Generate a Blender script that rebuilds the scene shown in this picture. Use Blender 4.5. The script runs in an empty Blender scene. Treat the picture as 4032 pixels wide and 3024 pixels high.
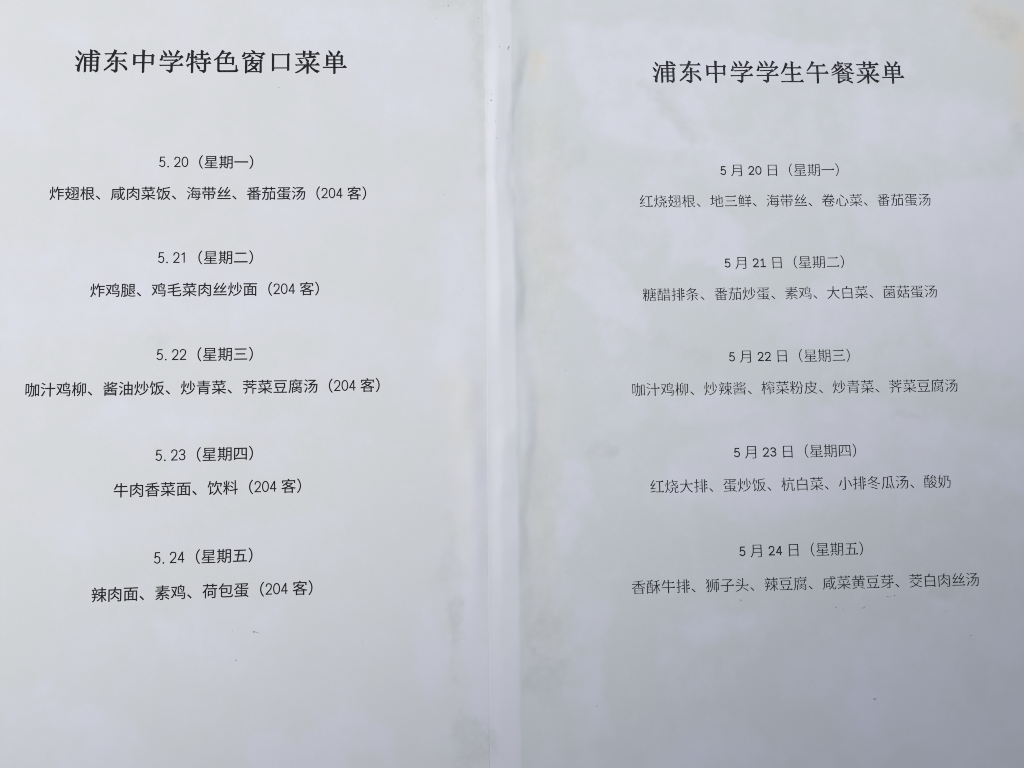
# Two printed school canteen menus pasted side by side on a wall, seen close up.
import bpy, bmesh, math, random
import numpy as np

S = bpy.context.scene
C = S.collection

# ---------------------------------------------------------------- camera, world, lamps, exposure
# wall coordinates: U to the right, V up, n towards the viewer, all in millimetres
MM = 0.001
ZOFF = 1.5                                   # the sheets hang at eye height
CAM_LOC = [83.987, -101.264, 264.989]
CAM_ROT = [[0.998225, 0.020948, -0.055743], [-0.025993, 0.995476, -0.091383], [0.053576, 0.09267, 0.994254]]
LENS = 28.0000
PITCH = (10.8694, 10.8909)
TITLE_V = (35.0817, 35.5225)
RIGHT = (195.994, -3.975, -0.003870)
def W(u, v, n=0.0):
    return (u * MM, -n * MM, v * MM + ZOFF)
from mathutils import Matrix, Vector
cam = bpy.data.cameras.new('camera'); cam_o = bpy.data.objects.new('camera', cam); C.objects.link(cam_o)
cam.sensor_width = 36.0; cam.lens = LENS; cam.clip_start = 0.01; cam.clip_end = 20.0
def d2w(c): return Vector((c[0], -c[2], c[1]))
cols = [d2w([CAM_ROT[r][i] for r in range(3)]) for i in range(3)]
m = Matrix(((cols[0][0], cols[1][0], cols[2][0]), (cols[0][1], cols[1][1], cols[2][1]), (cols[0][2], cols[1][2], cols[2][2])))
cam_o.matrix_world = Matrix.Translation(W(*CAM_LOC)) @ m.to_4x4()
S.camera = cam_o

world = bpy.data.worlds.new('World'); S.world = world; world.use_nodes = True
bg = world.node_tree.nodes['Background']
bg.inputs[0].default_value = (0.912, 0.962, 1.125, 1); bg.inputs[1].default_value = 0.385   # soft light of the room

lamp = bpy.data.lights.new('key_spot', 'SPOT'); lamp_o = bpy.data.objects.new('key_spot', lamp); C.objects.link(lamp_o)
lamp.energy = 56.0; lamp.color = (1.0, 0.974, 0.918)
lamp.spot_size = 2 * 0.636; lamp.spot_blend = 0.265; lamp.shadow_soft_size = 0.08  # spot in place of upper-left daylight; cone edge imitates a viewer's shadow
LP = Vector(W(-658, 334, 1335)); LT = Vector(W(-378, 584, 0))
lamp_o.location = LP
lamp_o.rotation_euler = (LT - LP).to_track_quat('-Z', 'Y').to_euler()

S.view_settings.view_transform = 'Standard'; S.view_settings.look = 'None'
S.view_settings.exposure = 0.0; S.view_settings.gamma = 1.0
S.view_settings.use_curve_mapping = False
S.render.engine = 'CYCLES'
S.cycles.pixel_filter_type = 'BLACKMAN_HARRIS'; S.cycles.filter_width = 0.9

# ---------------------------------------------------------------- measured marks on the paper (mm on the wall)
DRY = [[0.9,5,[[-58.0,50.6],[-40.5,49.9],[-38.8,42.5],[-45.5,35.9],[-51.7,40.8],[-57.1,45.7]]],[0.8,7,[[-65.7,29.4],[-49.1,27.8],[-52.7,19.7],[-57.7,11.7],[-69.8,16.5],[-70.1,24.6]]],[0.8,7,[[17.6,54.3],[45.2,54.5],[85.8,49.6],[88.4,21.1],[70.8,11.3],[52.7,16.3],[44.9,22.8],[29.3,41.0]]],[0.75,5,[[-68.4,-26.8],[-46.2,-27.9],[-23.8,-28.1],[6.4,-34.0],[25.4,-38.2],[36.8,-46.2],[42.9,-55.7],[14.0,-56.7],[-15.9,-57.8],[-67.4,-59.9]]],[0.8,4,[[75.7,-21.3],[88.3,-19.8],[90.2,-40.6],[88.6,-76.7],[73.2,-76.4],[76.0,-48.4]]],[0.8,5,[[-28.9,-78.8],[6.7,-84.1],[25.3,-88.3],[20.1,-90.5],[-0.7,-93.7],[-30.1,-92.3],[-39.0,-87.6]]],[0.9,5,[[-63.9,-168.7],[-42.7,-173.1],[-29.9,-176.5],[-19.9,-183.9],[-10.5,-195.5],[-63.2,-193.1]]],[1,2.5,[[13.0,-188.2],[21.7,-184.3],[27.5,-187.4],[34.7,-180.6],[43.5,-179.6],[59.6,-183.1],[61.0,-187.5],[57.9,-198.6],[53.6,-196.0],[46.3,-194.6],[41.9,-200.8],[14.5,-199.5]]],[0.9,4,[[66.0,-147.8],[73.5,-148.8],[74.8,-159.1],[73.4,-173.6],[72.1,-184.4],[68.5,-180.6],[65.9,-158.8]]],[0.8,5,[[3.4,-147.8],[23.1,-150.7],[23.9,-155.8],[20.2,-161.4],[10.8,-171.1],[-2.2,-165.6],[-14.5,-157.9],[-21.9,-148.3]]],[0.7,6,[[-15.0,-126.0],[10.6,-121.7],[32.8,-117.9],[31.2,-128.2],[21.6,-133.8],[3.3,-128.8]]],[0.7,6,[[-54.7,-121.1],[-35.5,-115.9],[-19.4,-119.3],[-28.0,-126.3],[-43.8,-130.2]]],[1,4,[[124.8,47.2],[176.1,49.1],[217.8,43.3],[242.9,37.3],[246.6,30.4],[150.4,29.5],[147.1,28.6],[157.8,11.0],[165.6,4.3],[149.1,-0.6],[134.8,6.1],[127.8,16.1],[122.0,34.5]]],[0.9,4,[[163.3,24.4],[171.7,10.9],[178.7,2.6],[184.2,-2.5],[173.6,0.1],[167.4,7.6],[160.7,21.9]]],[1,3,[[151.4,-22.0],[150.0,-17.1],[156.7,-13.0],[179.1,-21.5],[180.5,-40.3],[171.5,-40.9],[155.7,-35.1]]],[0.9,5,[[222.0,-20.2],[247.7,-11.3],[282.9,-8.1],[276.5,-80.7],[251.1,-75.4],[240.6,-50.9],[236.1,-32.8],[223.9,-28.5]]],[0.8,7,[[224.0,22.7],[250.4,24.4],[285.0,15.7],[274.0,-1.3],[239.9,-2.8],[222.1,5.7]]],[0.9,3,[[138.6,-39.7],[142.2,-49.4],[141.1,-57.3],[136.4,-56.5],[123.2,-49.1],[116.5,-36.2],[125.4,-31.5]]],[0.7,6,[[221.0,-34.2],[232.9,-42.6],[235.8,-58.9],[218.8,-66.7],[194.7,-62.3],[191.1,-54.2]]],[1,2.5,[[118.2,-103.6],[121.3,-105.3],[124.5,-111.5],[124.4,-116.0],[120.0,-120.5],[120.5,-126.5],[116.4,-135.4],[112.7,-132.3],[112.2,-123.3],[114.2,-109.6],[115.1,-102.8]]],[0.85,5,[[147.5,-111.3],[152.7,-99.9],[185.0,-90.5],[217.7,-84.2],[249.8,-92.1],[274.8,-100.6],[273.2,-118.8],[252.2,-113.5],[199.0,-122.8],[183.2,-122.3],[152.0,-116.8]]],[0.9,4,[[145.5,-158.9],[165.8,-154.4],[181.3,-155.7],[173.2,-161.4],[157.6,-163.0]]],[0.6,8,[[208.7,-158.2],[235.7,-169.0],[249.5,-195.7],[210.5,-190.3],[188.3,-170.9]]],[0.6,8,[[138.0,-189.4],[171.7,-188.7],[182.7,-200.1],[170.9,-203.8],[140.5,-202.4]]],[0.8,3,[[118.2,-150.4],[127.4,-149.3],[129.1,-164.9],[128.2,-190.4],[120.7,-188.6],[117.6,-168.1]]],[1,2,[[236.1,-152.7],[247.4,-152.0],[244.8,-155.3],[238.3,-155.9]]],[0.8,4,[[148.8,-81.1],[175.9,-80.9],[193.1,-88.4],[168.9,-93.3],[148.3,-93.6]]],[0.9,3,[[82.7,-113.4],[86.9,-92.6],[90.5,-75.7],[88.5,-190.3],[84.9,-187.0],[83.0,-158.3],[81.9,-133.9]]]]
GRIME = [[0.9,2.5,[[75.8,-147.4],[80.2,-148.3],[79.4,-173.2],[75.3,-173.7]]],[0.5,2.5,[[76.3,-117.7],[79.7,-118.5],[80.4,-139.5],[75.2,-139.3]]],[0.8,3,[[79.6,-181.1],[87.7,-185.8],[90.5,-193.1],[88.9,-195.9],[80.0,-199.7],[76.5,-190.3]]],[0.9,1.2,[[87.6,-187.2],[90.2,-188.0],[90.4,-194.5],[87.8,-195.8]]],[0.5,2,[[125.8,2.8],[127.2,-2.1],[117.6,-2.1],[116.8,0.4]]],[0.55,2.5,[[147.0,27.0],[153.4,24.4],[162.8,14.3],[167.4,6.8],[163.2,4.3],[157.7,10.2]]],[0.5,3,[[149.6,-63.8],[170.1,-69.0],[166.0,-71.3],[150.3,-65.4]]],[0.5,3,[[189.8,55.3],[206.7,55.3],[204.6,48.4],[192.9,49.2]]],[0.9,2.5,[[106.7,-151.9],[112.0,-153.2],[112.3,-162.4],[108.0,-161.1],[104.3,-158.8]]],[0.9,2.5,[[104.8,-164.7],[112.9,-167.9],[113.2,-174.5],[109.1,-175.1],[103.1,-173.4]]],[0.6,2,[[106.7,-177.2],[112.0,-177.4],[111.2,-179.9],[107.4,-179.4]]],[0.8,1.2,[[125.4,-98.4],[133.2,-99.4],[132.3,-100.8],[124.6,-100.0]]],[0.8,1.5,[[229.6,-88.4],[235.3,-88.9],[241.7,-90.7],[243.9,-93.1],[239.8,-94.1],[233.4,-92.1],[228.6,-90.8]]],[0.6,3,[[236.6,-146.3],[244.5,-148.1],[243.5,-151.1],[236.2,-151.6]]],[0.7,2,[[90.3,58.1],[92.3,58.1],[90.9,-23.6],[89.8,-32.4],[89.0,-23.6],[90.0,30.4],[89.1,52.5]]],[0.6,2,[[73.5,58.0],[92.0,58.1],[91.1,55.9],[74.3,56.0]]],[0.8,2.5,[[102.0,58.2],[105.4,58.2],[104.8,54.5],[101.9,54.4]]],[0.6,2,[[104.5,41.4],[106.8,44.2],[105.7,35.9],[102.9,30.4]]],[0.6,2.0,[[213.6,-185.3],[215.8,-184.3],[217.4,-185.9],[215.5,-187.8]]],[0.7,1.6,[[270.0,54.9],[272.3,55.2],[271.7,53.2],[270.2,53.4]]],[0.4,2,[[-19.0,-59.6],[-14.5,-59.7],[-14.5,-62.8],[-19.0,-62.7]]],[0.4,2,[[222.0,39.9],[229.5,40.4],[229.2,35.6],[222.2,35.6]]],[0.35,2.5,[[232.3,39.9],[240.7,39.9],[240.4,35.7],[232.9,35.2]]],[0.35,3,[[160.5,38.8],[172.3,39.3],[174.0,36.0],[162.1,35.5]]],[0.45,4,[[107.4,16.6],[114.9,16.6],[119.0,-32.8],[111.7,-58.9],[113.2,-93.2],[110.3,-118.3],[111.7,-167.4],[103.0,-167.1],[104.6,-109.8],[107.5,-84.6],[105.5,-50.1],[105.3,-23.8]]],[0.9,2.5,[[278.3,50.1],[281.7,50.1],[283.4,48.5],[278.9,46.3]]],[0.8,4,[[280.7,11.6],[284.3,7.8],[284.0,4.1],[281.3,7.3]]]]
YEL = [[0.9,12,[[269.3,56.3],[284.2,51.6],[287.8,38.1],[279.6,42.9]]],[0.9,10,[[279.8,44.8],[290.7,49.7],[289.3,34.3],[283.3,41.0]]],[0.7,4,[[110.0,39.6],[114.8,37.0],[112.9,29.5],[108.1,31.1]]],[0.25,6,[[107.4,16.6],[114.9,16.6],[119.0,-32.8],[111.7,-58.9],[113.2,-93.2],[110.3,-118.3],[111.7,-167.4],[103.0,-167.1],[104.6,-109.8],[107.5,-84.6],[105.5,-50.1],[105.3,-23.8]]],[0.9,10,[[284.0,38.1],[289.7,38.1],[288.0,19.1],[283.2,19.1]]],[0.22,6,[[78.9,-71.2],[81.9,-71.3],[84.3,-96.7],[81.0,-96.6]]],[0.15,6,[[80.1,-100.8],[85.1,-100.9],[85.0,-142.2],[80.9,-142.0]]]]  # last two items paint the warm light on the left sheet's ridge
CREASE = [[58.2,102.1,0.1,3],[43.3,104.1,0.25,3.2],[34.1,104.0,0.45,3.0],[25.8,102.8,0.55,2.6],[16.7,101.8,0.5,2.6],[6.7,100.7,0.6,3.0],[-5.9,100.2,0.55,3],[-20.2,100.7,0.4,3.2],[-37.0,102.5,0.6,3.0],[-50.1,102.5,0.6,2.8],[-57.9,101.8,0.35,3],[-69.1,102.8,0.15,3.5],[-84.6,105.8,0.4,3],[-98.9,103.9,0.55,2.6],[-109.8,102.7,0.5,2.6],[-118.9,101.4,0.55,2.5],[-134.6,100.8,0.5,2.5],[-145.2,101.6,0.3,3],[-158.9,99.5,0.18,3],[-200.5,98.4,0.12,3]]
RIDGE = [[-49.8,82.3,0,5],[-68.7,82.4,0.25,5.5],[-84.1,84.6,0.45,5],[-100.9,85.3,0.5,4.6],[-117.6,85.4,0.5,4.4],[-134.0,85.2,0.4,4.5],[-150.3,85.0,0.2,4.5],[-162.4,85.0,0,5]]
FOLD = [[[132.4,-60.1],[135.9,-58.0],0.12,1.2],[[34.5,-82.1],[41.1,-80.6],0.05,1.5],[[4.6,-156.1],[17.8,-160.0],0.06,1.5],[[125.0,-98.8],[133.0,-99.8],0.12,1.6]]
LS = [[[13.9,-154.5],[14.2,-154.4],[14.8,-154.6],[14.6,-154.8],[14.0,-154.8]],[[14.5,-154.5],[15.2,-154.7],[16.2,-155.2],[15.8,-155.1],[14.8,-154.8]],[[48.7,-158.6],[48.8,-158.7],[48.9,-158.9],[48.7,-158.9],[48.6,-158.7]],[[90.4,51.5],[90.6,51.5],[90.7,51.3],[90.6,51.1],[90.4,51.2]],[[79.9,55.8],[80.1,55.9],[80.3,55.6],[80.1,55.4],[79.8,55.5]],[[75.9,51.1],[76.0,51.1],[76.1,50.9],[76.0,50.8],[75.9,50.9]],[[89.7,17.3],[89.8,17.4],[89.9,17.2],[89.8,17.1],[89.7,17.2]],[[8.9,-163.0],[8.8,-163.3],[8.6,-163.5],[8.5,-163.3],[8.7,-163.0]],[[7.5,-154.0],[7.6,-154.0],[7.7,-154.1],[7.6,-154.2],[7.5,-154.2]],[[77.4,-11.7],[77.5,-11.7],[77.6,-11.8],[77.5,-11.9],[77.4,-11.9]],[[21.9,26.1],[22.1,26.1],[22.2,26.0],[22.1,25.9],[21.9,25.9]],[[83.3,-44.4],[83.4,-44.4],[83.5,-44.5],[83.4,-44.6],[83.3,-44.6]]]
RS = [[[101.0,40.7],[100.9,40.2],[100.4,39.6],[100.3,40.0],[100.7,40.7]],[[100.3,39.8],[100.5,39.8],[100.7,39.5],[100.5,39.4],[100.2,39.5]],[[97.4,40.5],[97.5,40.6],[97.6,40.4],[97.5,40.2],[97.3,40.3]],[[94.3,23.4],[94.5,23.4],[94.6,23.2],[94.4,23.1],[94.2,23.1]],[[94.6,21.1],[94.3,20.9],[93.8,20.9],[93.9,21.1],[94.4,21.3]],[[95.1,13.4],[95.3,13.5],[95.5,13.3],[95.4,13.2],[95.2,13.2]],[[96.0,7.4],[95.8,7.3],[95.5,7.2],[95.5,7.4],[95.8,7.5]],[[95.8,10.0],[95.9,10.0],[96.0,9.8],[95.9,9.8],[95.7,9.8]],[[116.7,-72.7],[116.9,-72.7],[117.0,-72.9],[116.9,-73.0],[116.7,-72.9]],[[215.3,-183.6],[215.8,-183.5],[216.4,-183.8],[216.1,-184.0],[215.4,-184.0]],[[222.3,-150.8],[222.6,-150.7],[223.0,-151.0],[222.8,-151.1],[222.4,-151.0]],[[223.5,-150.9],[223.6,-150.9],[223.7,-151.1],[223.6,-151.2],[223.5,-151.1]],[[224.6,-150.5],[224.9,-150.5],[225.3,-150.7],[225.1,-150.9],[224.7,-150.8]],[[214.8,-153.9],[214.2,-154.2],[213.4,-154.6],[213.6,-154.3],[214.4,-153.9]],[[207.0,-154.3],[207.1,-154.3],[207.2,-154.5],[207.1,-154.6],[206.9,-154.5]],[[204.4,-153.5],[204.7,-153.6],[205.0,-154.0],[204.8,-154.0],[204.4,-153.7]],[[250.3,-164.4],[250.5,-164.4],[250.6,-164.6],[250.4,-164.8],[250.2,-164.7]],[[242.0,-156.3],[242.1,-156.3],[242.2,-156.5],[242.1,-156.6],[241.9,-156.5]],[[172.5,-150.1],[172.8,-150.2],[173.0,-150.6],[172.8,-150.7],[172.4,-150.4]],[[194.6,-58.4],[194.8,-58.4],[194.9,-58.6],[194.8,-58.7],[194.6,-58.6]],[[228.9,42.9],[229.0,42.9],[229.0,42.8],[228.9,42.7],[228.8,42.8]],[[123.7,-181.9],[123.6,-182.1],[123.2,-182.3],[123.2,-182.2],[123.5,-181.9]],[[158.6,-177.1],[158.7,-177.1],[158.8,-177.2],[158.7,-177.3],[158.6,-177.3]]]
EDGE_R = [[58.1, 92.2], [3.1, 91.8], [-75.7, 90.4], [-150.5, 89.1], [-200.0, 88.5]]     # left edge of the right sheet: V, U
EDGE_L = [[58.2, 101.9], [30.4, 101.1], [-75.9, 100.1], [-174.9, 98.8], [-198.6, 98.4]]    # right edge of the left sheet: V, U
def curve(keys, col=1):
    k = sorted(keys); vs = np.array([a[0] for a in k]); us = np.array([a[col] for a in k])
    p = np.polyfit(vs, us, 1) if col == 1 and len(k) < 6 else None
    def f(V):
        V = np.asarray(V, float)
        r = np.interp(V, vs, us)
        if p is not None:
            r = np.where(V < vs[0], us[0] + (V - vs[0]) * p[0], r); r = np.where(V > vs[-1], us[-1] + (V - vs[-1]) * p[0], r)
        return r
    return f
edge_r = curve(EDGE_R); edge_l = curve(EDGE_L)
def smooth_keys(col):
    f = curve(CREASE, col)
    return lambda V: sum(f(np.asarray(V, float) + d) for d in (-3, -1.5, 0, 1.5, 3)) / 5
crease_u, crease_a, crease_w = smooth_keys(1), smooth_keys(2), smooth_keys(3)
ridge_u, ridge_a, ridge_w = curve(RIDGE, 1), curve(RIDGE, 2), curve(RIDGE, 3)

_rs = np.random.RandomState(7)
_lat = [_rs.rand(256, 256) for _ in range(6)]
def noise(U, V, size, k=0):
    x = np.asarray(U, float) / size + 100.3; y = np.asarray(V, float) / size + 100.7
    xi = np.floor(x).astype(int); yi = np.floor(y).astype(int); fx = x - xi; fy = y - yi
    fx = fx * fx * fx * (fx * (fx * 6 - 15) + 10); fy = fy * fy * fy * (fy * (fy * 6 - 15) + 10)
    L = _lat[k]
    g = lambda a, b: L[a % 256, b % 256]
    return ((g(xi, yi) * (1 - fx) + g(xi + 1, yi) * fx) * (1 - fy) + (g(xi, yi + 1) * (1 - fx) + g(xi + 1, yi + 1) * fx) * fy) * 2 - 1
def fbm(U, V, size, k=0, n=4):
    s = 0; a = 1.0; t = 0
    for i in range(n):
        c, q = math.cos(0.6 * i), math.sin(0.6 * i)
        s = s + a * noise(U * c - V * q, U * q + V * c, size / 2 ** i, (k + i) % 6); t += a; a *= 0.55
    return s / t
def ss(a, b, x):
    t = np.clip((x - a) / (b - a), 0, 1); return t * t * (3 - 2 * t)
def sdist(U, V, poly):
    d = np.full(U.shape, 1e9); inside = np.zeros(U.shape, bool); n = len(poly)
    for i in range(n):
        ax, ay = poly[i]; bx, by = poly[(i + 1) % n]
        ex, ey = bx - ax, by - ay
        t = np.clip(((U - ax) * ex + (V - ay) * ey) / (ex * ex + ey * ey + 1e-9), 0, 1)
        d = np.minimum(d, np.hypot(U - ax - t * ex, V - ay - t * ey))
        if abs(ey) > 1e-9:
            inside ^= ((ay > V) != (by > V)) & (U < ax + (V - ay) * ex / ey)
    return np.where(inside, d, -d)
def mask(U, V, items, warp, k):
    w1 = (fbm(U, V, 22, k, 5) + 0.45 * fbm(U, V, 4.5, k + 1, 3)) * warp
    out = np.zeros(U.shape)
    for s, soft, poly in items:
        p = np.array(poly)
        sel = (U > p[:, 0].min() - 15) & (U < p[:, 0].max() + 15) & (V > p[:, 1].min() - 15) & (V < p[:, 1].max() + 15)
        if not sel.any(): continue
        m = s * ss(-soft * 0.8, soft * 0.8, sdist(U[sel], V[sel], poly) + w1[sel] * min(1, soft / 3))
        out[sel] = np.maximum(out[sel], m)
    return out

# ---------------------------------------------------------------- relief of the pasted paper (mm above the wall)
def buckle(U, V, k):
    g = mask_grime(U, V)
    return 0.26 * fbm(U, V, 55, k, 2) + 0.075 * fbm(U, V, 15, k + 1, 3) + 0.20 * g * fbm(U, V, 3.2, k + 2, 3)
def mask_grime(U, V): return mask(U, V, GRIME, 7.0, 2)
def folds(U, V):
    h = np.zeros(np.shape(U))
    for a, b, amp, wd in FOLD:
        ex, ey = b[0] - a[0], b[1] - a[1]; L = math.hypot(ex, ey)
        t = ((U - a[0]) * ex + (V - a[1]) * ey) / L; s = ((U - a[0]) * -ey + (V - a[1]) * ex) / L
        h = h + amp * np.exp(-(s / wd) ** 2) * ss(-2, 2, t) * ss(-2, 2, L - t)
    return h
def h_left(U, V):
    U = np.asarray(U, float); V = np.asarray(V, float)
    s = (U - ridge_u(V)) / ridge_w(V)
    r = 2.2 * ridge_a(V) * np.where(s < 0, np.exp(-(s * 1.05) ** 2), np.exp(-(s * 1.15) ** 2))
    r = r * (1 + 0.35 * noise(U, V, 9, 3))
    return 0.60 + buckle(U, V, 0) + r + folds(U, V)
def h_right(U, V):
    U = np.asarray(U, float); V = np.asarray(V, float)
    e = edge_r(V); c = crease_u(V); a = crease_a(V); wd = crease_w(V)
    on = ss(0.0, 1.5, edge_l(V) + 1.5 - U)                       # lies on the left sheet here
    base = 0.60 + buckle(U, V, 0) * on + buckle(U, V, 0) * (1 - on) + 0.16 + folds(U, V)
    c = c + 0.9 * noise(U * 0, V, 9, 5) + 0.5 * noise(U * 0, V, 3.5, 3)
    ragged = 1 + 0.35 * noise(U, V, 7, 4)
    s = (U - e) / np.maximum(c - e, 1)
    dome = 0.5 * ss(0.0, 0.42, s) - 0.16 * ss(0.3, 0.9, s) - 0.62 * ss(c - wd * 0.8, c + wd * 1.1, U) + 0.28 * ss(c + wd * 0.9, c + wd + 12, U)
    trough = np.exp(-((U - c - wd * 0.75) / (wd * 0.5)) ** 2)
    lift = np.maximum(h_left(U, V) - (0.60 + buckle(U, V, 0)), 0) * on
    h = base + 4.1 * a * dome * ragged - 0.10 * a * trough + lift - 0.10 * (1 - on)
    q = ss(0.5, 14, U - edge_l(V))
    under = (h_left(np.minimum(U, edge_l(V)), V) + 0.13) * (1 - q) + 0.16 * q - 0.35 * ss(0.3, 4.5, U - edge_l(V) + 1.2 * noise(U * 0, V, 8, 1)) * np.minimum(1, 2 * a)
    d = h - under
    return under + 0.5 * (d + np.sqrt(d * d + 0.05))

# ---------------------------------------------------------------- materials
def new_mat(name):
    mt = bpy.data.materials.new(name); mt.use_nodes = True
    nt = mt.node_tree; b = nt.nodes['Principled BSDF']; return mt, nt, b
def paper_material(name, dry, wet, seed):
    mt, nt, b = new_mat(name); N = nt.nodes; L = nt.links
    def attr(a):
        n = N.new('ShaderNodeAttribute'); n.attribute_name = a; return n.outputs['Fac']
    def mix(f, A, B):
        n = N.new('ShaderNodeMix'); n.data_type = 'RGBA'
        L.new(f, n.inputs[0])
        for v, i in ((A, 6), (B, 7)):
            if isinstance(v, tuple): n.inputs[i].default_value = (*v, 1)
            else: L.new(v, n.inputs[i])
        return n.outputs[2]
    def math_(op, a, c):
        n = N.new('ShaderNodeMath'); n.operation = op
        for v, i in ((a, 0), (c, 1)):
            if isinstance(v, (int, float)): n.inputs[i].default_value = v
            else: L.new(v, n.inputs[i])
        return n.outputs[0]
    tc = N.new('ShaderNodeTexCoord')
    def nz(scale, detail=3, rough=0.55):
        n = N.new('ShaderNodeTexNoise'); n.inputs['Scale'].default_value = scale; n.inputs['Detail'].default_value = detail
        n.inputs['Roughness'].default_value = rough; L.new(tc.outputs['Object'], n.inputs['Vector']); return n.outputs['Fac']
    n0 = nz(42, 6, 0.6); n1, n2, n3 = nz(140, 4), nz(900, 3), nz(3200, 2)
    f = math_('ADD', math_('ADD', math_('MULTIPLY', attr('dry'), 0.88), 0.05), math_('ADD', math_('MULTIPLY', math_('SUBTRACT', n1, 0.5), 1.3), math_('MULTIPLY', math_('SUBTRACT', n0, 0.5), 2.6)))
    cl = N.new('ShaderNodeClamp'); L.new(f, cl.inputs[0]); f = cl.outputs[0]
    col = mix(f, wet, dry)
    col = mix(attr('backed'), col, (0.804, 0.810, 0.850))
    fy = math_('MULTIPLY', attr('yellow'), 1.0)
    col = mix(fy, col, (0.80, 0.74, 0.63))
    gr = N.new('ShaderNodeMapRange'); L.new(nz(420, 8, 0.75), gr.inputs[0]); gr.inputs[1].default_value = 0.36; gr.inputs[2].default_value = 0.64
    gr.inputs[3].default_value = 0.30; gr.inputs[4].default_value = 1.0
    fg = math_('MULTIPLY', math_('MULTIPLY', attr('grime'), 0.75), gr.outputs[0])
    col = mix(fg, col, (0.635, 0.66, 0.64))
    fine = N.new('ShaderNodeMapRange'); L.new(math_('ADD', math_('MULTIPLY', n3, 0.6), math_('MULTIPLY', n2, 0.4)), fine.inputs[0])
    fine.inputs[1].default_value = 0.25; fine.inputs[2].default_value = 0.75; fine.inputs[3].default_value = 0.972; fine.inputs[4].default_value = 1.02
    mu = N.new('ShaderNodeMix'); mu.data_type = 'RGBA'; mu.blend_type = 'MULTIPLY'; mu.inputs[0].default_value = 1
    L.new(col, mu.inputs[6]); L.new(fine.outputs[0], mu.inputs[7])
    L.new(mu.outputs[2], b.inputs['Base Color'])
    b.inputs['Roughness'].default_value = 0.75; b.inputs['Specular IOR Level'].default_value = 0.15
    bp = N.new('ShaderNodeBump'); bp.inputs['Strength'].default_value = 0.25; bp.inputs['Distance'].default_value = 0.00006
    L.new(math_('ADD', math_('MULTIPLY', n3, 0.4), math_('MULTIPLY', n2, 0.6)), bp.inputs['Height']); L.new(bp.outputs[0], b.inputs['Normal'])
    return mt
def ink_material(name, col, var):
    mt, nt, b = new_mat(name); N = nt.nodes; L = nt.links
    tc = N.new('ShaderNodeTexCoord'); n = N.new('ShaderNodeTexNoise'); n.inputs['Scale'].default_value = 1800
    L.new(tc.outputs['Object'], n.inputs['Vector'])
    r = N.new('ShaderNodeMapRange'); L.new(n.outputs['Fac'], r.inputs[0]); r.inputs[1].default_value = 0.35; r.inputs[2].default_value = 0.7
    mx = N.new('ShaderNodeMix'); mx.data_type = 'RGBA'; L.new(r.outputs[0], mx.inputs[0])
    mx.inputs[6].default_value = (*col, 1); mx.inputs[7].default_value = (*var, 1); L.new(mx.outputs[2], b.inputs['Base Color'])
    b.inputs['Roughness'].default_value = 0.6; b.inputs['Specular IOR Level'].default_value = 0.08
    return mt
PAPER_L = paper_material('pasted_paper_left', (0.796, 0.803, 0.858), (0.768, 0.781, 0.776), 1)
PAPER_R = paper_material('pasted_paper_right', (0.796, 0.802, 0.862), (0.734, 0.763, 0.764), 2)
INK_L = ink_material('printed_black', (0.006, 0.006, 0.010), (0.03, 0.03, 0.036))
INK_R = ink_material('printed_thin_black', (0.008, 0.008, 0.014), (0.075, 0.075, 0.09))
SPECK = ink_material('grey_dirt', (0.30, 0.31, 0.32), (0.54, 0.55, 0.56))
PLASTER, nt_, b_ = new_mat('wall_plaster'); b_.inputs['Roughness'].default_value = 0.9
nn = nt_.nodes.new('ShaderNodeTexNoise'); nn.inputs['Scale'].default_value = 60
rr = nt_.nodes.new('ShaderNodeValToRGB'); rr.color_ramp.elements[0].color = (0.52, 0.54, 0.53, 1); rr.color_ramp.elements[1].color = (0.62, 0.63, 0.61, 1)
nt_.links.new(nn.outputs['Fac'], rr.inputs[0]); nt_.links.new(rr.outputs[0], b_.inputs['Base Color'])

# ---------------------------------------------------------------- helpers for objects
def thing(name, label, cat, u, v, group=None):
    o = bpy.data.objects.new(name, None); C.objects.link(o); o.location = W(u, v, 0)
    o.empty_display_size = 0.02; o['label'] = label; o['category'] = cat
    if group: o['group'] = group
    return o
def link_mesh(name, verts, faces, mat, parent=None, label=None, smooth=False, attrs=None, origin=None):
    o0 = Vector(origin) if origin is not None else Vector((0, 0, 0))
    me = bpy.data.meshes.new(name); me.from_pydata([tuple(Vector(p) - o0) for p in verts], [], faces)
    if smooth:
        me.polygons.foreach_set('use_smooth', [True] * len(me.polygons))
    for k, a in (attrs or {}).items():
        at = me.attributes.new(k, 'FLOAT', 'POINT'); at.data.foreach_set('value', np.asarray(a, 'f'))
    me.materials.append(mat); me.update()
    o = bpy.data.objects.new(name, me); C.objects.link(o)
    if parent is not None: o.parent = parent
    else: o.location = o0
    if label: o['label'] = label
    return o

# ---------------------------------------------------------------- the wall behind the sheets
bm = bmesh.new(); bmesh.ops.create_cube(bm, size=1)
for v in bm.verts: v.co = Vector(((v.co.x) * 1.4 + 0.1, v.co.y * 0.1 + 0.05 + 0.0003, v.co.z * 1.4 + ZOFF - 0.08))
me = bpy.data.meshes.new('wall'); bm.to_mesh(me); bm.free(); me.materials.append(PLASTER)
wall = bpy.data.objects.new('wall', me); C.objects.link(wall); wall['kind'] = 'structure'
wall['label'] = 'pale plastered wall carrying the two pasted menu sheets'

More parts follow.
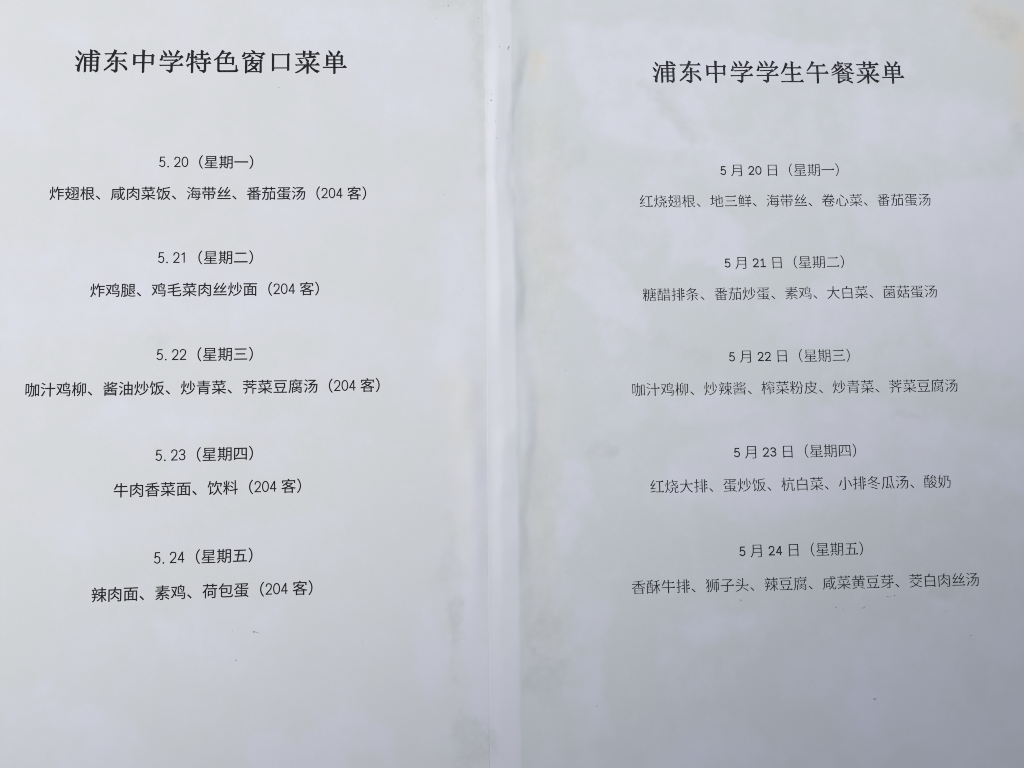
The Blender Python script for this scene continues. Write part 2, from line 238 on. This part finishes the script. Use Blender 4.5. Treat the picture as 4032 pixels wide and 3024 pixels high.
# ---------------------------------------------------------------- the two sheets
THICK = 0.1
def to_wall(page, u, v):
    if page == 0: return u, v
    a = RIGHT[2]; return RIGHT[0] + math.cos(a) * u - math.sin(a) * v, RIGHT[1] + math.sin(a) * u + math.cos(a) * v
def make_paper(page, us, vs, fn, mat, parent, origin):
    nu, nv = len(us), len(vs)
    ug, vg = np.meshgrid(us, vs)
    if page == 0:
        U, V = ug.copy(), vg.copy()
        right = edge_l(V); U = U + (U > 60) * ss(60, 105, U) * (right - 105)       # the cut edge as measured
    else:
        a = RIGHT[2]
        U = RIGHT[0] + math.cos(a) * ug - math.sin(a) * vg; V = RIGHT[1] + math.sin(a) * ug + math.cos(a) * vg
        U = U + (1 - ss(-105, -60, ug)) * (edge_r(V) - (RIGHT[0] - 105 * math.cos(a) - math.sin(a) * vg))
    Hh = fn(U, V)
    u1, v1, h1 = U.ravel(), V.ravel(), Hh.ravel()
    top = np.stack([u1, -h1, v1], 1) * MM; top[:, 2] += ZOFF
    bot = np.stack([u1, -(h1 - THICK), v1], 1) * MM; bot[:, 2] += ZOFF
    verts = np.concatenate([top, bot]) - np.array(origin)
    idx = np.arange(nu * nv).reshape(nv, nu); n = nu * nv
    q = np.stack([idx[:-1, :-1], idx[:-1, 1:], idx[1:, 1:], idx[1:, :-1]], -1).reshape(-1, 4)
    faces = q.tolist() + (q[:, ::-1] + n).tolist()
    ring = list(idx[0]) + list(idx[1:, -1]) + list(idx[-1, ::-1][1:]) + list(idx[::-1, 0][1:-1])
    for i in range(len(ring)):
        a, b = int(ring[i]), int(ring[(i + 1) % len(ring)]); faces.append([b, a, a + n, b + n])
    dry = mask(u1, v1, DRY, 5.0, 1)
    dry = np.clip(dry + 0.35 * ss(0.05, 0.5, fbm(u1, v1, 38, 3, 4)) * (1 - dry), 0, 1)
    grime = mask(u1, v1, GRIME, 7.0, 2); yellow = mask(u1, v1, YEL, 4.0, 4)
    if page == 1:
        backed = 1 - ss(-0.6, 0.7, u1 - edge_l(v1) + 0.25 * noise(u1, v1, 4, 2))
        dry = dry * (1 - backed); 
    else:
        backed = np.zeros(n)
    attrs = {k: np.concatenate([x, x]) for k, x in (('dry', dry), ('grime', grime), ('yellow', yellow), ('backed', backed))}
    o = link_mesh('paper', [tuple(p) for p in verts], faces, mat, parent, None, True, attrs)
    me = o.data
    sharp = np.zeros(len(me.polygons), bool); sharp[len(q) * 2:] = True
    me.polygons.foreach_set('use_smooth', ~sharp)
    return o
def span(*parts):
    r = []
    for a, b, st in parts: r += list(np.arange(a, b - 1e-6, st))
    return np.array(r + [parts[-1][1]])
VS0 = span((-227, 70, 1.0)); VS1 = span((-223, 74, 1.0))
left = thing('menu_sheet', 'white left-hand menu sheet with heavier even lettering and (204) counts, tucked under the other', 'paper notice', 0, -78)
right = thing('menu_sheet', 'white right-hand menu sheet with thinner faded lettering, its left edge overlapping the neighbour', 'paper notice', RIGHT[0], -78)
make_paper(0, span((-105, 60, 1.0), (60, 105, 0.5)), VS0, h_left, PAPER_L, left, left.location)
make_paper(1, span((-105, -80, 0.4), (-80, 105, 1.0)), VS1, h_right, PAPER_R, right, right.location)

# ---------------------------------------------------------------- lettering: glyph outlines -> flat printed meshes on the paper
# heading characters drawn stroke by stroke (thousandths of the type size, origin at the character's centre)
HEAD = {"浦":[[-320,417,-300,403,-273,379,-243,354,-216,326,-204,299,-205,273,-215,254,-229,243,-245,243,-263,253,-282,275,-300,310,-316,347,-331,379,-339,402],[-401,207,-380,192,-352,167,-319,139,-290,109,-277,80,-278,53,-287,33,-301,22,-317,23,-336,34,-357,58,-376,95,-394,134,-411,168,-420,193],[-161,260,-120,250,-128,197,-178,41,-229,-104,-250,-201,-260,-279,-263,-385,-281,-399,-308,-399,-340,-383,-355,-352,-351,-308,-335,-240,-337,-209,-381,-178,-427,-155,-425,-142,-400,-139,-323,-143,-293,-95,-242,41,-190,168,-158,245],[-166,287,355,290,411,339,422,339,474,257,470,251,-79,249,-127,237],[107,463,118,461,207,418,205,405,182,379,172,-374,167,-384,132,-405,105,-401],[225,430,275,430,339,403,376,370,372,335,337,301,295,335,230,403],[-103,187,-93,189,-31,151,-37,-385,-74,-420,-104,-418],[335,151,403,122,403,-315,336,-296],[402,-257,403,-320,391,-359,364,-394,310,-422,278,-385,246,-362,210,-353,196,-346,190,-322,200,-315,253,-320,309,-330,331,-316,335,-289,335,-257],[-42,163,340,165,341,130,-41,128],[-39,26,343,27,344,-8,-38,-9],[-40,-132,342,-130,343,-165,-39,-166],[333,165,354,194,389,185,435,141,401,104,334,121]],"东":[[-378,310,295,314,359,374,373,374,432,281,428,276,-291,272,-339,260],[-22,467,65,417,52,388,22,319,-48,183,-155,56,-212,-22,-244,-32,-295,16,-228,75,-157,153,-95,270,-52,387],[-164,33,256,35,316,95,329,95,384,3,380,-3,-77,-5,-124,-17],[16,200,27,198,118,155,117,142,94,116,90,-363,85,-372,48,-394,20,-390],[90,-269,91,-332,79,-370,52,-406,-2,-434,-35,-397,-67,-374,-123,-346,-137,-338,-143,-315,-132,-307,-80,-313,-9,-322,13,-309,18,-281,17,-269],[-121,-36,-30,-85,-61,-114,-97,-129,-168,-197,-329,-324,-382,-358,-399,-333,-384,-304,-303,-236,-196,-139],[156,-45,266,-108,376,-180,432,-243,442,-301,411,-345,379,-335,341,-263,258,-166,140,-74]],"中":[[-343,282,-332,284,-266,245,-273,-102,-312,-137,-345,-135],[-275,245,320,248,320,209,-275,206],[-271,-25,319,-22,320,-61,-270,-64],[305,248,341,292,368,285,415,229,379,180,315,170],[310,209,380,209,381,-102,344,-129,312,-128],[-22,468,-11,466,85,423,83,410,60,384,49,-403,43,-413,4,-434,-25,-430]],"学":[[-262,435,-240,415,-212,382,-180,346,-150,309,-138,274,-140,245,-150,225,-166,215,-182,219,-202,235,-223,264,-241,308,-258,354,-274,394,-282,422],[-60,455,-40,433,-14,399,15,361,41,321,51,287,47,258,35,239,19,230,3,235,-16,252,-34,283,-49,328,-63,374,-75,415,-82,444],[231,458,333,392,301,370,251,311,184,198,129,198,178,291,218,409],[-334,254,-293,254,-288,211,-301,171,-287,123,-299,64,-322,45,-386,49,-394,73,-351,132,-338,191],[-298,206,350,209,350,170,-297,167],[335,209,389,251,413,238,464,175,418,153,373,121,318,62,286,77,300,106,345,165],[-268,74,172,81,172,45,-185,40,-221,30,-258,43],[153,71,208,110,235,101,291,37,255,23,182,-12,100,-71,45,-61,127,7,163,42],[1,-25,12,-27,102,-70,100,-83,77,-109,68,-365,63,-375,27,-396,-1,-393],[67,-268,68,-331,56,-370,28,-406,-27,-434,-59,-397,-92,-373,-143,-348,-158,-341,-164,-317,-153,-309,-100,-315,-29,-325,-7,-311,-2,-284,-2,-268],[-416,-119,320,-116,386,-56,399,-56,458,-148,455,-154,-328,-157,-377,-169]],"特":[[-376,347,-279,303,-311,269,-333,196,-369,78,-414,5,-436,-5,-450,14,-423,68,-392,166,-384,264],[-255,462,-244,460,-150,418,-152,404,-175,378,-184,-406,-189,-416,-227,-438,-257,-434],[-328,188,-145,189,-90,242,-79,242,-30,156,-33,150,-241,149,-289,137],[-435,-118,-321,-83,-230,-39,-56,40,-33,16,-165,-43,-257,-97,-348,-142,-361,-186,-384,-195],[94,464,105,462,200,419,198,406,174,380,167,123,162,113,124,91,94,95],[-86,304,259,306,320,366,333,366,388,273,384,268,1,266,-47,254],[-130,125,325,127,390,187,404,188,463,95,459,89,-43,86,-91,74],[-115,-38,335,-36,401,24,415,24,473,-69,470,-75,-27,-77,-76,-89],[211,97,222,95,314,53,312,39,289,14,285,-351,279,-361,242,-382,213,-378],[285,-269,285,-332,273,-371,245,-408,190,-435,157,-398,125,-375,64,-353,50,-345,44,-321,55,-314,108,-319,186,-329,208,-315,213,-288,213,-269],[-42,-97,-22,-114,4,-142,34,-174,60,-207,70,-238,67,-264,56,-284,40,-293,24,-290,6,-277,-13,-251,-29,-212,-43,-171,-56,-135,-63,-109]],"色":[[-130,466,-42,406,-74,378,-101,339,-229,191,-312,112,-408,48,-436,68,-413,92,-312,171,-230,269,-166,387],[-107,351,93,352,94,317,-107,316],[83,349,124,394,157,384,208,319,167,301,121,266,43,173,-13,172,28,251,70,310],[-301,191,-231,201,-227,-318,-297,-318],[-244,170,238,173,238,135,-244,133],[-19,182,43,182,42,-67,-20,-68],[-242,-47,239,-45,239,-82,-242,-84],[223,164,264,208,329,156,292,125,232,125],[232,154,297,154,298,-102,263,-130,234,-128],[-299,-298,-297,-357,-271,-391,-234,-398,383,-396,429,-369,466,-330,447,-301,419,-286,410,-237,404,-129,368,-125,368,-218,364,-296,341,-330,-198,-332,-226,-313,-230,-279]],"窗":[[-47,462,18,433,69,394,83,354,70,315,9,315,0,344,-60,437],[-302,334,325,337,326,302,-302,299],[-333,372,-296,372,-292,333,-287,284,-305,225,-342,190,-383,185,-411,210,-402,234,-351,284],[311,326,366,371,394,364,454,295,399,282,362,258,316,203,283,228,311,277],[-125,299,-88,265,-46,221,-129,186,-314,107,-369,107,-378,131,-286,171,-185,230],[93,276,204,242,311,218,343,189,353,144,334,105,279,129,195,188,75,251],[-285,88,-274,90,-212,51,-218,-413,-255,-448,-287,-446],[-227,66,252,68,252,33,-226,31],[-225,-365,253,-363,253,-398,-225,-400],[244,60,310,61,312,-404,275,-432,245,-430],[242,65,283,105,342,51,302,17,242,26],[-36,202,47,158,10,118,-36,54,-93,54,-59,133],[-50,49,-8,35,29,-9,-8,-39,-72,-108,-165,-167,-188,-147,-155,-118,-91,-39],[-23,-42,127,-41,127,-74,-22,-75],[117,-48,163,-14,224,-67,178,-107,113,-195,39,-264,-71,-333,-182,-368,-201,-338,-109,-294,-16,-225,57,-146,99,-78],[-63,-122,20,-166,113,-225,150,-283,150,-322,132,-357,104,-342,49,-264,-16,-196,-81,-142]],"口":[[-305,333,-294,335,-229,296,-232,-326,-272,-361,-304,-360],[-240,296,259,298,259,261,-240,258],[-239,-219,264,-217,264,-252,-239,-254],[254,291,323,292,325,-316,287,-344,256,-342],[254,296,286,336,314,331,351,274,319,252,254,252]],"菜":[[-454,325,290,329,369,390,385,390,454,296,450,290,-366,286,-415,274],[-166,449,-155,447,-62,404,-64,390,-88,365,-92,224,-98,214,-136,192,-165,196],[61,450,72,448,165,405,163,392,139,366,139,195,134,185,96,163,67,167],[257,252,281,242,320,173,252,166,66,152,-307,116,-359,114,-371,138,-345,146,-121,166,103,202,206,237],[-300,101,-280,88,-253,65,-223,40,-195,14,-184,-13,-186,-39,-196,-59,-211,-70,-227,-70,-246,-61,-265,-39,-282,-5,-298,31,-312,63,-320,86],[-58,129,-39,120,-14,103,15,85,42,64,53,40,51,17,41,-3,27,-15,12,-17,-6,-11,-24,6,-41,35,-56,66,-70,93,-77,113],[224,138,308,89,271,55,196,-29,130,-103,100,-94,149,0,205,99],[-35,-4,-23,-6,66,-49,64,-62,40,-88,33,-430,28,-440,-8,-462,-36,-458],[-461,-99,291,-96,367,-35,383,-35,449,-129,445,-135,-373,-138,-422,-150],[-112,-129,-38,-158,-85,-227,-196,-316,-336,-405,-434,-440,-455,-415,-420,-391,-289,-316,-187,-228],[42,-128,107,-138,176,-216,288,-295,446,-348,437,-363,400,-378,376,-417,334,-417,251,-364,139,-266]],"单":[[-206,454,-184,436,-154,407,-121,375,-90,340,-77,308,-78,280,-88,259,-104,248,-120,250,-141,263,-162,290,-182,332,-200,374,-217,413,-226,439],[142,449,226,390,170,340,99,231,38,241,85,320,119,419],[-308,284,-297,286,-233,246,-239,-117,-278,-152,-310,-150],[-248,248,236,251,236,213,-248,211],[-249,99,230,101,230,66,-249,64],[-250,-49,229,-47,229,-82,-250,-84],[225,252,294,252,294,-104,255,-131,224,-129],[226,252,254,286,324,232,291,203,225,212],[-49,240,24,241,26,-434,-14,-461,-47,-459],[-450,-188,288,-185,365,-125,381,-125,447,-218,444,-224,-362,-227,-411,-239]],"生":[[-250,382,-159,324,-196,273,-236,176,-313,44,-415,-83,-439,-63,-432,-37,-350,105,-287,258,-267,349],[-236,189,228,190,303,245,318,245,376,155,372,149,-143,149,-197,137],[-37,438,-25,436,69,391,66,377,38,350,34,-374,28,-384,-12,-407,-41,-403],[-302,-70,189,-70,264,-8,279,-8,336,-104,332,-110,-209,-110,-263,-122],[-457,-362,294,-362,369,-300,384,-300,441,-397,437,-403,-365,-402,-418,-414]],"午":[[-208,447,-111,391,-154,335,-198,268,-279,166,-386,44,-406,34,-425,54,-349,156,-272,278,-225,401],[-208,271,183,272,259,334,274,334,331,237,327,231,-115,231,-169,218],[-36,243,38,243,33,-430,-9,-458,-42,-456],[-447,-22,286,-22,361,40,376,40,434,-57,429,-63,-355,-63,-409,-75]],"餐":[[-196,439,-184,437,-108,392,-111,378,-139,352,-127,267,-133,257,-163,234,-185,238],[-135,355,-59,355,-3,399,8,399,50,328,45,322,-41,322,-95,310],[-242,263,-89,263,-91,234,-243,234],[-281,345,-219,294,-262,238,-358,146,-427,85,-446,105,-397,156,-332,248],[-58,289,9,238,-44,187,-140,95,-255,24,-419,-37,-438,-17,-314,44,-209,126,-113,218],[-274,207,-204,126,-247,75,-270,116,-305,187],[85,352,334,352,332,315,83,315],[297,341,339,376,397,325,343,269,257,177,101,95,72,116,187,197,273,279],[112,284,190,243,278,197,373,116,380,65,354,44,311,85,246,167,91,264],[5,177,67,116,9,75,-95,14,-220,-58,-435,-139,-454,-119,-341,-73,-196,3,-59,105],[40,90,129,60,265,-7,355,-22,460,-22,444,-48,386,-83,342,-68,204,-22,87,34],[-14,34,54,-7,81,-63,11,-63,-34,24],[-200,-22,-139,-17,-150,-384,-199,-455,-213,-404],[-150,-49,198,-49,196,-77,-152,-77],[-150,-132,188,-132,186,-161,-152,-161],[-150,-219,183,-219,181,-247,-152,-247],[182,-17,244,-17,230,-88,240,-221,229,-272,176,-302,175,-170],[-200,-394,-149,-379,35,-312,85,-328,-60,-394,-179,-460],[-72,-256,27,-282,166,-313,284,-353,362,-384,380,-425,368,-455,338,-450,203,-363,85,-323,-14,-292],[282,-216,340,-262,268,-282,185,-328,156,-302,219,-262]]}
CORR = {"0_t": [-0.4, -0.0, -0.00277], "0_0": [-0.33, -0.02, -0.00735], "0_1": [0.84, 0.05, -0.00735], "0_3": [-0.28, -0.05, -0.00687], "0_4": [-0.24, 0.03, -0.00687], "0_6": [-0.22, 0.15, -0.00698], "0_7": [-0.28, 0.1, -0.00698], "0_9": [-0.07, 0.07, -0.00154], "0_10": [1.13, 0.03, -0.00154], "0_12": [-0.12, 0.02, -0.00056], "0_13": [-0.19, -0.05, -0.00056], "1_t": [0.03, 0.01, 0.00473], "1_0": [-0.13, -0.02, 0.00176], "1_1": [0.13, -0.06, 0.00176], "1_3": [-0.16, -0.09, 0.00062], "1_4": [0.03, -0.02, 0.00062], "1_6": [-0.19, 0.01, -0.00433], "1_7": [0.0, 0.02, -0.00433], "1_9": [-0.05, 0.21, -0.00578], "1_10": [0.12, 0.1, -0.00578], "1_12": [0.22, 0.1, -0.0077], "1_13": [0.1, -0.05, -0.0077]}
PT = 0.352778
TITLE, BODY = 26 * PT, 14 * PT

_oc = {}
def outline(ch):
    """closed contours of a character from the built-in typeface, in em units; second value its advance"""
    if ch in _oc: return _oc[ch]
    cu = bpy.data.curves.new('t', 'FONT'); cu.body = ch
    o = bpy.data.objects.new('t', cu); C.objects.link(o)
    dg = bpy.context.evaluated_depsgraph_get(); cv = o.evaluated_get(dg).to_curve(dg)
    res = []
    for s in cv.splines:
        bp = s.bezier_points; pts = []
        for i in range(len(bp)):
            a, b = bp[i], bp[(i + 1) % len(bp)]
            p0, p1, p2, p3 = (Vector(x[:2]) for x in (a.co, a.handle_right, b.handle_left, b.co))
            d = p3 - p0
            dev = 0 if d.length < 1e-6 else max(abs(d.cross(p1 - p0)), abs(d.cross(p2 - p0))) / d.length
            k = 1 if dev < 0.004 else (3 if d.length < 0.12 else 6)
            for j in range(k):
                t = j / k; u = 1 - t
                q = p0 * u ** 3 + p1 * (3 * u * u * t) + p2 * (3 * u * t * t) + p3 * t ** 3
                if not pts or (q - pts[-1]).length > 1e-4: pts.append(q)
        if len(pts) > 2 and (pts[0] - pts[-1]).length < 1e-4: pts.pop()
        if len(pts) > 2: res.append([(p.x, p.y) for p in pts])
    o.evaluated_get(dg).to_curve_clear(); bpy.data.objects.remove(o); bpy.data.curves.remove(cu)
    _oc[ch] = res
    return res
def area(c): return sum(c[i][0] * c[(i + 1) % len(c)][1] - c[(i + 1) % len(c)][0] * c[i][1] for i in range(len(c))) / 2
def inset(conts, ax, ay):
    """thin the strokes: ax off each side of upright strokes, ay off level ones"""
    if not conts: return conts
    big = max(conts, key=lambda c: abs(area(c))); sg = 1 if area(big) > 0 else -1
    out = []
    for c in conts:
        n = len(c); r = []
        for i in range(n):
            p, q, s = c[i - 1], c[i], c[(i + 1) % n]
            e1 = Vector((q[0] - p[0], q[1] - p[1])).normalized(); e2 = Vector((s[0] - q[0], s[1] - q[1])).normalized()
            n1 = Vector((-e1.y, e1.x)) * sg; n2 = Vector((-e2.y, e2.x)) * sg
            b = n1 + n2
            if b.length < 0.3: b = n1
            else: b = b / max(b.length_squared / 2, 0.5)
            r.append((q[0] + b.x * ax, q[1] + b.y * ay))
        out.append(r)
    return out
def serifs(conts):
    """small triangles on the right ends of level strokes"""
    add = []
    big = max(conts, key=lambda c: abs(area(c))); sg = 1 if area(big) > 0 else -1
    for c in conts:
        c2 = c if sg > 0 else c[::-1]
        n = len(c2)
        for i in range(n):
            p, q, s, t = c2[i - 1], c2[i], c2[(i + 1) % n], c2[(i + 2) % n]
            if abs(s[0] - q[0]) < 0.012 and 0.02 < s[1] - q[1] < 0.11 and q[0] - p[0] > 0.12 and s[0] - t[0] > 0.12 and abs(p[1] - q[1]) < 0.02 and abs(t[1] - s[1]) < 0.02:
                x, y = s[0], s[1]
                add.append([(x - 0.15, y - 0.005), (x - 0.055, y + 0.055), (x - 0.03, y + 0.05), (x + 0.012, y - 0.02)])
    return add
# numerals as pen lines in a unit box: the left sheet prints them light and narrow, the right one heavier with a footed 1
def spline(pts, n=5):
    out = []
    for i in range(len(pts) - 1):
        p0, p1, p2, p3 = pts[max(i - 1, 0)], pts[i], pts[i + 1], pts[min(i + 2, len(pts) - 1)]
        for j in range(n):
            t = j / n
            out.append(tuple(0.5 * (2 * p1[a] + (p2[a] - p0[a]) * t + (2 * p0[a] - 5 * p1[a] + 4 * p2[a] - p3[a]) * t * t + (3 * p1[a] - p0[a] - 3 * p2[a] + p3[a]) * t ** 3) for a in (0, 1)))
    return out + [pts[-1]]
OVAL = [(0.5 + 0.5 * math.sin(a * math.pi / 12), 0.5 + 0.5 * math.copysign(abs(math.cos(a * math.pi / 12)) ** 0.85, math.cos(a * math.pi / 12))) for a in range(25)]
DIGIT = {'0': [OVAL],
         '1': [[(0.12, 0.80), (0.52, 0.97)], [(0.52, 1.0), (0.52, 0)]],
         '2': [spline([(0.04, 0.74), (0.14, 0.93), (0.48, 1.0), (0.84, 0.92), (0.93, 0.72), (0.80, 0.48), (0.45, 0.26), (0.05, 0.01)]), [(0.0, 0.0), (1.0, 0.0)]],
         '3': [spline([(0.06, 0.82), (0.22, 0.96), (0.52, 1.0), (0.86, 0.89), (0.88, 0.68), (0.66, 0.55), (0.36, 0.53)]), spline([(0.36, 0.53), (0.70, 0.50), (0.96, 0.34), (0.88, 0.10), (0.50, 0.0), (0.18, 0.05), (0.02, 0.20)])],
         '4': [[(0.74, 0), (0.74, 1.0)], [(0.70, 0.99), (0.02, 0.27)], [(0.0, 0.26), (1.0, 0.26)]],
         '5': [[(0.90, 1.0), (0.20, 1.0)], [(0.20, 1.0), (0.11, 0.50)], spline([(0.11, 0.50), (0.30, 0.61), (0.60, 0.62), (0.90, 0.47), (0.93, 0.22), (0.74, 0.04), (0.40, 0.0), (0.02, 0.14)])]}
def numeral(ch, page):
    w, h, t, y0, cx = (0.37, 0.66, 0.072, 0.055, 0.25) if page == 0 else (0.365, 0.56, 0.079, 0.075, 0.2535)
    lines = list(DIGIT[ch])
    if ch == '1' and page == 1: lines.append([(0.08, 0.0), (1.0, 0.0)])
    out = []
    for ln in lines:
        p = [Vector((cx + (x - 0.5) * w, y0 + y * h)) for x, y in ln]; n = len(p); a, b = [], []
        closed = (p[0] - p[-1]).length < 1e-6
        for i in range(n):
            q0 = p[i - 1] if i else (p[-2] if closed else p[0]); q1 = p[i + 1] if i < n - 1 else (p[1] if closed else p[-1])
            d = (q1 - q0).normalized(); nn = Vector((-d.y, d.x)) * t / 2
            e = Vector((0, 0)) if closed else (d * t * 0.3 if i == n - 1 else (-d * t * 0.3 if i == 0 else Vector((0, 0))))
            a.append(tuple(p[i] + nn + e)); b.append(tuple(p[i] - nn + e))
        v = a + b; out.append((v, [(i, i + 1, n + i + 1, n + i) for i in range(n - 1)]))
    return out
_mesh = {}
def fill(key, conts):
    if key in _mesh: return _mesh[key]
    cu = bpy.data.curves.new('f', 'CURVE'); cu.dimensions = '2D'; cu.fill_mode = 'FRONT'
    for c in conts:
        sp = cu.splines.new('POLY'); sp.points.add(len(c) - 1); sp.use_cyclic_u = True
        sp.points.foreach_set('co', [x for p in c for x in (p[0] * 10, p[1] * 10, 0, 1)])
    o = bpy.data.objects.new('f', cu); C.objects.link(o)
    dg = bpy.context.evaluated_depsgraph_get(); me = o.evaluated_get(dg).to_mesh()
    v = [(p.co.x / 10, p.co.y / 10) for p in me.vertices]; f = [tuple(p.vertices) for p in me.polygons]
    o.evaluated_get(dg).to_mesh_clear(); bpy.data.objects.remove(o); bpy.data.curves.remove(cu)
    _mesh[key] = (v, f); return _mesh[key]

def thin(key, conts, ax, ay):
    """inset and fill, easing off where the thinned outline would cross itself"""
    for k in (1, 0.75, 0.5, 0.25, 0):
        c = inset(conts, ax * k, ay * k)
        v, f = fill(key + (k,), c)
        got = sum(abs(area([v[i] for i in q])) for q in f); want = abs(sum(area(x) for x in c))
        if abs(got - want) < 0.015 * want + 1e-5: break
    return v, f, c

class Print:
    """collects printed shapes given in sheet millimetres and links them as one mesh"""
    def __init__(self, page): self.page, self.v, self.f, self.k = page, [], [], 0
    def add(self, verts, faces, lift=0.0):
        b = len(self.v); self.v += [(x, y, lift) for x, y in verts]; self.f += [tuple(b + i for i in f) for f in faces]
    def build(self, name, mat, parent, label=None, base=0.07, wall=False):
        a = np.array(self.v)
        U, V = (a[:, 0], a[:, 1]) if (self.page == 0 or wall) else to_wall(1, a[:, 0], a[:, 1])
        h = (h_left if self.page == 0 else h_right)(U, V) + base + a[:, 2]
        bm = bmesh.new()
        o0 = parent.location
        vs = [bm.verts.new(Vector(W(U[i], V[i], h[i])) - o0) for i in range(len(a))]
        for f in self.f:
            try: bm.faces.new([vs[i] for i in f])
            except ValueError: pass
        bm.normal_update()
        for f in bm.faces:
            if f.normal.y > 0: f.normal_flip()
        me = bpy.data.meshes.new(name); bm.to_mesh(me); bm.free(); me.materials.append(mat)
        o = bpy.data.objects.new(name, me); C.objects.link(o); o.parent = parent
        if label: o['label'] = label
        return o

def tokens_body(text, page):
    """(character, left edge, advance) in em; latin digits are half-width, with a quarter-em beside them where the print has it"""
    x = 0; out = []
    for ch in text:
        if ch == '~': x += 0.25; continue
        if ch in '0123456789.':
            w = 0.5 if page == 0 else 0.507
            out.append((ch, x, w)); x += w
        else: out.append((ch, x, 1.0)); x += 1.0
    return out, x
def text_line(page, line, text, name, parent, label):
    du, dv, rot = CORR['%d_%s' % (page, line)]
    pr = Print(page); base_v = (TITLE_V[page] if line == 't' else -line * PITCH[page]) + dv
    size = TITLE if line == 't' else BODY
    k = 0
    if line == 't':
        for i, ch in enumerate(text):
            for poly in HEAD[ch]:
                pts = [(poly[j] / 1000, poly[j + 1] / 1000) for j in range(0, len(poly), 2)]
                v, f = fill((ch, 't', k, page), inset([pts], -0.006, -0.004)); k += 1
                vv = [((x + i - 4.5) * size, y * size) for x, y in v]
                pr.add([(du + x, base_v + rot * x + y) for x, y in vv], f, 0.0006 * (k % 12))
    else:
        tk, width = tokens_body(text, page)
        for ch, x0, adv in tk:
            c = outline(ch)
            latin = ch in '0123456789.'
            if ch in DIGIT:
                for j, (v, f) in enumerate(numeral(ch, page)):
                    q = [((x0 + x - width / 2) * size, (y - 0.38) * size) for x, y in v]
                    pr.add([(du + x, base_v + rot * x + y) for x, y in q], f, 0.0006 * j)
                continue
            kx = 1.0; ox = 0.03 if ch == '.' else 0.0
            if page == 0: v, f, c2 = thin((ch, 0), c, INS[0], INS[0]) if latin else thin((ch, 0), c, INS[1], INS[1])
            elif latin: v, f, c2 = thin((ch, 1), c, -0.006, -0.004)
            else: v, f, c2 = thin((ch, 1), c, INS[2], INS[3])
            def put(v, f, lift):
                q = [((x0 + ox + x * kx - width / 2) * size, (y - 0.38) * size) for x, y in v]
                pr.add([(du + x, base_v + rot * x + y) for x, y in q], f, lift)
            put(v, f, 0)
            if page == 1 and not latin and ch not in '、（）':
                for j, tri in enumerate(serifs(c2)):
                    put(tri, [(0, 1, 2, 3)], 0.0006)
    return pr.build(name, INK_L if page == 0 else INK_R, parent, label)
INS = (0.003, -0.003, 0.004, 0.0125)

text_line(0, 't', '浦东中学特色窗口菜单', 'heading_text', left, 'bold black heading of ten characters, the last six 特色窗口菜单')
text_line(1, 't', '浦东中学学生午餐菜单', 'heading_text', right, 'bold black heading of ten characters, the last six 学生午餐菜单')
DAYS = '一二三四五'
L_DISH = ['炸翅根、咸肉菜饭、海带丝、番茄蛋汤（204~客）', '炸鸡腿、鸡毛菜肉丝炒面（204~客）', '咖汁鸡柳、酱油炒饭、炒青菜、荠菜豆腐汤（204~客）', '牛肉香菜面、饮料（204~客）', '辣肉面、素鸡、荷包蛋（204~客）']
R_DISH = ['红烧翅根、地三鲜、海带丝、卷心菜、番茄蛋汤', '糖醋排条、番茄炒蛋、素鸡、大白菜、菌菇蛋汤', '咖汁鸡柳、炒辣酱、榨菜粉皮、炒青菜、荠菜豆腐汤', '红烧大排、蛋炒饭、杭白菜、小排冬瓜汤、酸奶', '香酥牛排、狮子头、辣豆腐、咸菜黄豆芽、茭白肉丝汤']
for i in range(5):
    text_line(0, 3 * i, '5.%d（星期%s）' % (20 + i, DAYS[i]), 'date_text', left, 'date line reading 5.%d（星期%s）' % (20 + i, DAYS[i]))
    text_line(0, 3 * i + 1, L_DISH[i], 'dish_text', left, 'dish line under the date 5.%d' % (20 + i))
    text_line(1, 3 * i, '5~月~%d~日（星期%s）' % (20 + i, DAYS[i]), 'date_text', right, 'date line reading 5 月 %d 日（星期%s）' % (20 + i, DAYS[i]))
    text_line(1, 3 * i + 1, R_DISH[i], 'dish_text', right, 'dish line under the date 5 月 %d 日' % (20 + i))

# ---------------------------------------------------------------- specks of dirt
for page, items, par in ((0, LS, left), (1, RS, right)):
    for p in items:
        pr = Print(page); pr.add([tuple(q) for q in p], [tuple(range(len(p)))])
        pr.build('dirt_speck', SPECK, par, None, 0.06, True)
